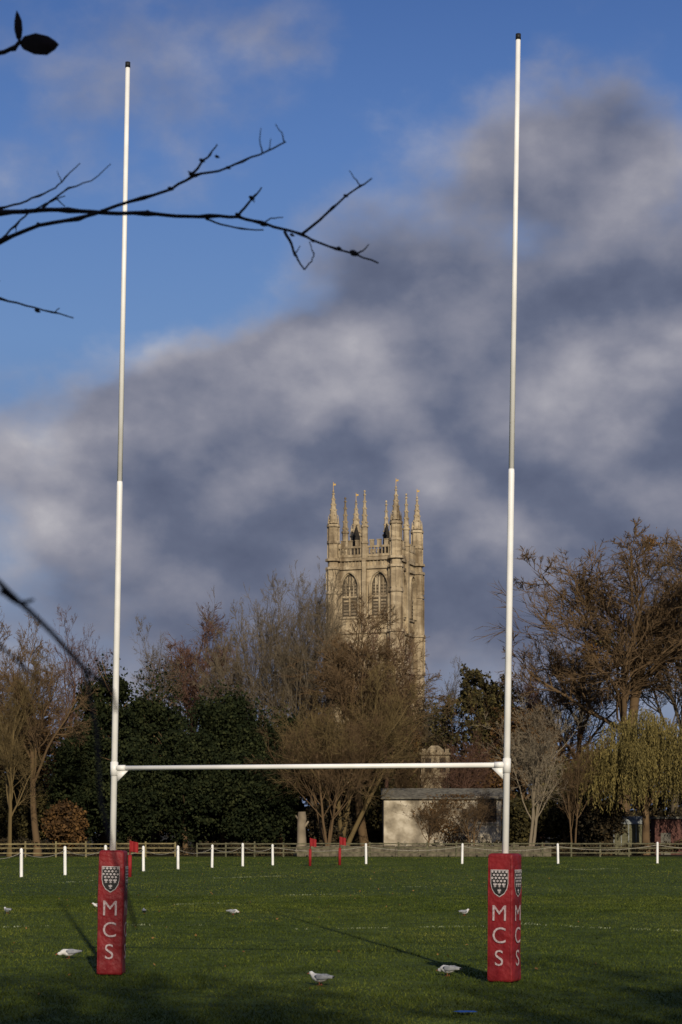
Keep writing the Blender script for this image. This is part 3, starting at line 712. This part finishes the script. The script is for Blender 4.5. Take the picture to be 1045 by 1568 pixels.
# fallen leaves
NL=300; yy=25+rng.uniform(0,1,NL)**.8*110; xx=rng.normal(-.06,.13,NL)*yy
pos=np.stack([xx,yy,np.full(NL,.03)],1); V,Fc=leaf_tris(rng,pos,.045)
V[:,2]=np.maximum(V[:,2],.006); place('fallen_leaves',np_mesh('fallen_leaves',V,[(Fc,0)],['leaf_fallen']),(0,0,0))

# worn pitch lines: scattered chalked blades
M['chalk']=noise_mat('worn_chalk',[(.3,(.15,.18,.09)),(.7,(.30,.33,.22))],3,.9)
Vs=[]
for p0,p1,w in (((190,1417),(310,1417),.16),((800,1415),(930,1422),.16),((270,1385),(390,1382),.2),((440,1371),(540,1369),.2),((575,1359),(655,1358),.28),((80,1352),(200,1347),.28),((880,1332),(950,1330),.4),((960,1423),(1045,1426),.14),((0,1420),(80,1418),.14),((640,1420),(740,1419),.14),((330,1345),(440,1341),.3),((450,1423),(600,1421),.14)):
    Y0=CH*F/(p0[1]-HZ); Y1=CH*F/(p1[1]-HZ); A=np.array([PX(p0[0],Y0),Y0]); C=np.array([PX(p1[0],Y1),Y1]); Lg=np.linalg.norm(C-A)
    k=int(Lg*60); t=rng.uniform(0,1,k); keep=(np.sin(t*Lg*2.3+p0[0])+np.sin(t*Lg*5.1)+rng.normal(0,.8,k))>.3
    t=t[keep]; k=len(t); pt=A+(C-A)*t[:,None]+rng.normal(0,w*.5,(k,2))
    Vs.append(blades(k,pt[:,1],pt[:,0],.02,.042,np.full(k,.012)))
V=np.concatenate(Vs); place('pitch_markings',np_mesh('pitch_markings',V,[(np.arange(len(V)).reshape(-1,3),0)],['chalk']),(0,0,0))
b=B(); b.add([(x,y,.042) for x,y in ((1.27,22.62),(1.36,22.50),(1.55,22.55),(1.52,22.72),(1.36,22.76))],[(0,1,2,3,4)],0); b.build('blue_paint_mark',['blue'])

# ------------------------------------------------------------------ overhanging tree (left of the camera)
b=B()
TR=[(-4.2,8.4,0),(-4.15,8.4,1.5),(-4.05,8.3,3.2),(-3.9,8.3,5.2),(-3.9,8.4,8),(-3.7,8.5,10.5)]
b.tube(TR,[.16,.13,.115,.10,.07,.02],12,0)
def br(pts,r0,r1,Y=8.0,dY=0.0,root=None,n=6,knots=True):
    n_=len(pts); P=[W3(p[0],p[1],Y+dY*i/n_) for i,p in enumerate(pts)]
    R=[(r0+(r1-r0)*i/(n_-1))*Y/F for i in range(n_)]
    if root: P=[root]+P; R=[R[0]*1.5]+R
    Q=[];S_=[]
    rg=random.Random(int(pts[0][0]*7+pts[-1][1]))
    for i in range(len(P)-1):
        for t in (0,.34,.67):
            q=[P[i][j]*(1-t)+P[i+1][j]*t for j in range(3)]
            if t: q=[c_+rg.uniform(-1,1)*.9*Y/F for c_ in q]
            Q.append(q); rr=R[i]*(1-t)+R[i+1]*t
            if knots and t==0 and i and i%2==0: rr*=1.45
            S_.append(rr)
    Q.append(P[-1]); S_.append(R[-1])
    b.tube(Q,S_,n,0)
def bud(px,py,r=5,Y=8.0,ax=(1,-.4)):
    c_=Vector(W3(px,py,Y)); d_=Vector((ax[0],0,ax[1])).normalized()*r*Y/F
    b.tube([c_-d_,c_-d_*.4,c_+d_*.3,c_+d_],[r*.25*Y/F,r*.6*Y/F,r*.5*Y/F,r*.1*Y/F],6,0)
br([(-40,329),(0,326),(60,322),(105,322),(160,326),(225,327),(270,331),(320,331),(365,332),(400,341),(430,350),(462,359),(485,370),(515,381),(545,389),(580,403)],3.8,1.3,root=(-4.0,8.3,4.2))
br([(462,359),(490,337),(510,318),(530,300),(552,285),(570,273)],2.4,1.0)
br([(552,284),(542,272),(535,261)],1.2,.6)
br([(436,354),(446,372),(452,390),(458,400),(466,413)],2.6,1.2); br([(466,413),(478,400),(481,388),(474,370)],1.2,.8); br([(452,388),(460,376)],1.2,.6)
br([(365,331),(380,312),(390,300),(401,287)],2.2,1.0); br([(386,304),(390,310)],1.2,.8)
br([(315,335),(340,344),(370,350),(404,352)],1.6,1.0); br([(400,345),(415,334),(434,333)],1.2,.7)
br([(545,389),(556,384),(565,374)],1.6,.8)
br([(-40,395),(0,370),(60,345),(120,335),(160,322),(220,303),(262,290),(297,269),(335,262),(372,247),(410,231),(438,217)],3.4,1.1,Y=7.8,root=(-4.0,8.2,3.6))
br([(292,272),(308,250),(322,237),(333,221)],2.2,.9,Y=7.8); br([(297,269),(288,262)],1.3,.8,Y=7.8)
br([(402,234),(398,215),(400,196)],1.2,.6,Y=7.8); br([(436,218),(432,203),(422,190)],1.2,.6,Y=7.8); br([(412,231),(415,212)],1,.5,Y=7.8)
br([(-40,330),(0,319),(30,312),(60,300),(85,288),(100,272),(123,250)],2.0,.7,Y=8.2,root=(-4.0,8.4,4.0))
br([(62,321),(85,303),(105,288),(140,277),(170,251)],1.8,.6,Y=8.1); br([(95,280),(88,262)],1,.5,Y=8.2); br([(85,303),(100,316)],1.2,.8,Y=8.1)
br([(-40,400),(0,368),(25,345),(45,325),(70,312),(100,300)],2.0,.8,Y=7.9); br([(25,346),(25,358)],1,.5,Y=7.9)
br([(-60,440),(0,457),(40,468),(80,478),(113,487)],2.0,.9,Y=8.3,root=(-4.05,8.3,3.8)); br([(82,479),(92,472)],1.2,.6,Y=8.3); br([(0,430),(-40,425)],1.5,2,Y=8.3)
br([(-60,100),(-15,86),(0,81),(22,74),(32,62)],4.0,3.0,Y=7.5,root=(-3.9,8.3,5.0))
for p in ((160,324,6),(42,323,5),(228,325,5),(404,343,7),(543,388,8),(365,329,5),(262,289,5),(333,240,4),(310,246,5),(480,369,4),(520,380,4),(60,343,4),(386,303,5),(296,268,7),(530,300,4),(104,320,4),(350,257,4),(448,360,4)):
    bud(p[0],p[1],p[2],8.0 if p[1]>300 else 7.8)
bud(58,476,5,8.3)
br([(-60,840),(0,893),(45,935),(90,980),(130,1025),(172,1058),(178,1090)],5.0,2.8,Y=3.1,root=(-1.6,4.5,2.9),knots=False)
br([(0,905),(28,924),(52,918)],4.0,2.5,Y=3.1,knots=False)
br([(-50,950),(0,988),(30,1015),(62,1045)],3,1.8,Y=3.1,root=(-1.5,4.4,2.8),knots=False)
br([(130,1025),(148,1120),(155,1230),(180,1330),(208,1420)],3.2,2.4,Y=3.1,dY=-.3,knots=False)
b.tube([(-4.1,8.35,2.6),(-2.6,6.2,3.1),(-1.6,4.5,2.9)],[.05,.03,.016],8,0)
b.tube([(-1.6,4.5,2.9),(-1.5,4.4,2.8)],[.014,.012],8,0)
rg=random.Random(6)
for i in range(26):
    z=rg.uniform(2.8,9.5); an_=rg.uniform(math.pi*.55,math.pi*1.45); Lb=rg.uniform(1,2.4)
    p0=Vector((-4,8.35,z)); d_=Vector((math.cos(an_),math.sin(an_),rg.uniform(.2,.7)))
    pts=[p0+d_*Lb*t+Vector((rg.uniform(-.06,.06),rg.uniform(-.06,.06),rg.uniform(-.06,.06))) for t in (0,.25,.5,.75,1)]
    b.tube(pts,[.03,.022,.016,.01,.003],6,0)
    for j in range(4):
        q0=pts[1+j%4]; dd=Vector((rg.uniform(-.5,.2),rg.uniform(-.5,.5),rg.uniform(-.1,.5)))
        b.tube([q0,q0+dd*.5+Vector((0,0,.03)),q0+dd],[.008,.005,.002],5,0)
def leafm(cx,cy,ln,w,ang,Y):
    c0=Vector(W3(cx,cy,Y)); s_=Y/F
    ca,sa=math.cos(ang),math.sin(ang)
    pr=[(-.5,0),(-.38,.32),(-.1,.5),(.2,.44),(.4,.2),(.5,0),(.4,-.22),(.2,-.46),(-.1,-.5),(-.38,-.3)]
    vs=[]
    for u,v in pr:
        uu=u*ln*s_; vv=v*w*s_
        vs.append(c0+Vector((uu*ca-vv*sa,abs(v)*.012+.006*math.sin(u*7),uu*sa+vv*ca)))
    vs.append(c0+Vector((0,-.004,0))); k=len(pr)
    b.add(vs,[(i,(i+1)%k,k) for i in range(k)],1)
leafm(60,67,62,33,math.radians(-3),7.5); leafm(28,40,48,13,math.radians(95),7.5); 
b.build('overhanging_tree',['bark_shaded','leaf_near'],None,True)

# trees behind the camera that shade the foreground
def back_ever(x,y,w,H,seed,N=9000):
    rng=np.random.default_rng(seed); bl=crown_blobs(rng,(0,0,H*.55),(w/2,w/2,H*.45),30); pos=clump_positions(rng,bl,N); V,Fc=leaf_tris(rng,pos,.5)
    P,D,R=extend(rng,np.zeros((1,3)),np.array([[0,0,1.]]),np.array([H*.8]),np.array([.3]),10,.03,.02); v1,f1=tubes(P,R,8)
    place('evergreen_tree',np_mesh('shade_evergreen',np.concatenate([V,v1]),[(Fc,0),(f1+len(V),1)],['leaf_dark','bark_brown']),(x,y,0))
back_ever(3.5,-9,8,14.2,201,11000); back_ever(7.5,-9,7,14.8,205,11000); back_ever(11,-9,8,16.6,202,11000); back_ever(15.5,-11,9,18.2,203); back_ever(-1.5,-10,8,15.6,204)
for (x,y,w,H,kd,rz) in ((4,-12,10,18.2,'round2',0),(0,-13,11,21.0,'round2',1.2),(12,-10,11,19.2,'round2',2.2)):
    place('bare_tree',TM[kd],(x,y,0),(w,w,H),rz,['bark_brown'])

# ------------------------------------------------------------------ sun + world
EL=math.radians(23); d=Vector((-.172*math.cos(EL),.985*math.cos(EL),-math.sin(EL))).normalized()
sl=bpy.data.lights.new('sun','SUN'); sl.energy=4.3; sl.angle=math.radians(.5); sl.color=(1,.88,.70)
so=bpy.data.objects.new('sun',sl); so.rotation_euler=d.to_track_quat('-Z','Y').to_euler(); so.location=(20,-50,60); scene.collection.objects.link(so)
w=bpy.data.worlds.new('World'); scene.world=w; w.use_nodes=True; nt=w.node_tree; L=nt.links; N=nt.nodes.new
try:
    w.cycles.sampling_method='MANUAL'; w.cycles.sample_map_resolution=256
except Exception: pass
bg=nt.nodes['Background']
sky=N('ShaderNodeTexSky'); sky.sky_type='NISHITA'; sky.sun_disc=False; sky.sun_elevation=EL; sky.sun_rotation=math.atan2(-d.x,-d.y)
def math_(op,a_,b_=None,c_=None,cl=False):
    n=N('ShaderNodeMath'); n.operation=op; n.use_clamp=cl
    for i,v in enumerate((a_,b_,c_)):
        if v is None: continue
        if isinstance(v,(int,float)): n.inputs[i].default_value=v
        else: L.new(v,n.inputs[i])
    return n.outputs[0]
tc=N('ShaderNodeTexCoord'); sp=N('ShaderNodeSeparateXYZ'); L.new(tc.outputs['Generated'],sp.inputs[0])
az=math_('ARCTAN2',sp.outputs['X'],sp.outputs['Y']); el=math_('ARCSINE',sp.outputs['Z'])
cb=N('ShaderNodeCombineXYZ'); L.new(az,cb.inputs[0]); L.new(el,cb.inputs[1])
def wn(scale,detail,rough=.5,off=0,st=(1,1,1.35),sh=(0,0,0)):
    mp=N('ShaderNodeMapping'); mp.inputs['Scale'].default_value=st; mp.inputs['Location'].default_value=(off+sh[0],off*.7+sh[1],off*.3+sh[2]); L.new(tc.outputs['Generated'],mp.inputs[0])
    n=N('ShaderNodeTexNoise'); n.inputs['Scale'].default_value=scale; n.inputs['Detail'].default_value=detail; n.inputs['Roughness'].default_value=rough; L.new(mp.outputs[0],n.inputs['Vector']); return n
wz=wn(9,5,.55,1.3)
sub=N('ShaderNodeVectorMath'); sub.operation='SUBTRACT'; L.new(wz.outputs['Color'],sub.inputs[0]); sub.inputs[1].default_value=(.5,.5,.5)
ma=N('ShaderNodeVectorMath'); ma.operation='MULTIPLY_ADD'; L.new(sub.outputs[0],ma.inputs[0]); ma.inputs[1].default_value=(.10,.08,0); L.new(cb.outputs[0],ma.inputs[2])
def blob(cx,cy,rx,ry,wt,rot=0,inner=.05):
    mp=N('ShaderNodeMapping'); mp.vector_type='TEXTURE'
    mp.inputs['Location'].default_value=(math.atan((cx-522.5)/F),math.atan((HZ-cy)/F),0); mp.inputs['Scale'].default_value=(rx/F,ry/F,1); mp.inputs['Rotation'].default_value=(0,0,math.radians(rot))
    L.new(ma.outputs[0],mp.inputs[0]); ln_=N('ShaderNodeVectorMath'); ln_.operation='LENGTH'; L.new(mp.outputs[0],ln_.inputs[0])
    mr=N('ShaderNodeMapRange'); mr.interpolation_type='SMOOTHSTEP'; mr.inputs['From Min'].default_value=inner; mr.inputs['From Max'].default_value=1.45
    mr.inputs['To Min'].default_value=wt; mr.inputs['To Max'].default_value=0; L.new(ln_.outputs['Value'],mr.inputs['Value']); return mr.outputs[0]
def sumb(lst):
    o=None
    for t in lst:
        x=blob(*t); o=x if o is None else math_('ADD',o,x)
    return o
cov=sumb([(800,220,200,110,.68),(950,430,320,220,.75),(600,550,300,120,.66),(310,590,240,85,.74),(560,800,600,230,.80),(960,720,420,280,.78),(90,740,330,120,.45),(540,1000,900,190,.45),(190,150,280,190,.44,20),(560,400,170,120,.34),(480,30,160,60,.24)])
cn=wn(13,8,.55,4.2); cnu=wn(13,3,.5,4.2,sh=(0.0,0,.03))
nn=math_('MULTIPLY_ADD',cn.outputs['Fac'],1.25,-.625)
t0=math_('ADD',cov,nn)
outside=N('ShaderNodeMapRange'); outside.inputs['From Min'].default_value=.25; outside.inputs['From Max'].default_value=.6; outside.inputs['To Max'].default_value=.45; L.new(math_('ABSOLUTE',az),outside.inputs['Value'])
t0=math_('ADD',t0,outside.outputs[0])
mk=N('ShaderNodeMapRange'); mk.interpolation_type='SMOOTHSTEP'; mk.inputs['From Min'].default_value=.08; mk.inputs['From Max'].default_value=.76; mk.inputs['To Max'].default_value=.95; L.new(t0,mk.inputs['Value'])
br_=sumb([(320,548,260,60,.32),(720,495,130,70,.30,30),(480,640,180,75,.34),(810,230,210,110,.20),(960,330,170,80,.26),(930,600,150,90,.34),(655,725,90,50,.34),(60,770,200,150,.42),(560,530,120,60,.24),(340,770,60,50,.26),(720,820,120,70,.24),(200,160,260,150,.10),(480,820,80,70,.18)])
dk=sumb([(470,745,330,75,.14),(900,480,240,70,.18),(260,690,150,50,.10),(880,690,230,60,.14),(700,950,520,100,.14)])
bn=wn(22,6,.52,7.7)
toplit=math_('MULTIPLY',math_('SUBTRACT',cn.outputs['Fac'],cnu.outputs['Fac']),1.2)  # lit cloud tops painted in from vertically offset noise
edge=math_('MULTIPLY',math_('SUBTRACT',1.0,mk.outputs[0]),.42)
bv=math_('ADD',math_('ADD',math_('ADD',math_('SUBTRACT',math_('ADD',br_,.36),dk),math_('MULTIPLY_ADD',bn.outputs['Fac'],.42,-.21)),toplit),edge,cl=True)
rc=ramp(nt,[(0,(.078,.092,.150)),(.3,(.128,.145,.212)),(.6,(.245,.248,.305)),(.85,(.39,.38,.42)),(1,(.52,.505,.525))]); L.new(bv,rc.inputs['Fac'])
rg_=ramp(nt,[(0,(.13,.19,.35)),(.35,(.145,.235,.43)),(.55,(.145,.27,.54)),(.75,(.095,.205,.50)),(1,(.038,.105,.34))])
ev=math_('MULTIPLY',el,1/.44,cl=True); L.new(ev,rg_.inputs['Fac'])
sm=N('ShaderNodeMix'); sm.data_type='RGBA'; sm.blend_type='MIX'; sm.inputs[0].default_value=.85
ns=N('ShaderNodeVectorMath'); ns.operation='SCALE'; L.new(sky.outputs[0],ns.inputs[0]); ns.inputs['Scale'].default_value=.06
L.new(ns.outputs[0],sm.inputs[6]); L.new(rg_.outputs['Color'],sm.inputs[7])
cm=N('ShaderNodeMix'); cm.data_type='RGBA'; L.new(mk.outputs[0],cm.inputs[0]); L.new(sm.outputs[2],cm.inputs[6]); L.new(rc.outputs['Color'],cm.inputs[7])
gn=N('ShaderNodeVectorMath'); gn.operation='SCALE'; gn.inputs['Scale'].default_value=10; L.new(cm.outputs[2],gn.inputs[0])
L.new(gn.outputs[0],bg.inputs['Color']); bg.inputs['Strength'].default_value=.1

# ------------------------------------------------------------------ camera
cd=bpy.data.cameras.new('camera'); cd.sensor_fit='VERTICAL'; cd.sensor_height=36; cd.sensor_width=24; cd.lens=F/1568*36
cd.shift_y=(HZ-784)/1568; cd.clip_end=6000; cd.clip_start=.05
cd.dof.use_dof=True; cd.dof.focus_distance=42; cd.dof.aperture_fstop=6.3
co=bpy.data.objects.new('camera',cd); co.location=(0,0,CH); co.rotation_euler=(math.pi/2,0,0); scene.collection.objects.link(co); scene.camera=co
scene.view_settings.view_transform='Standard'; scene.view_settings.look='None'; scene.view_settings.exposure=0; scene.view_settings.gamma=1
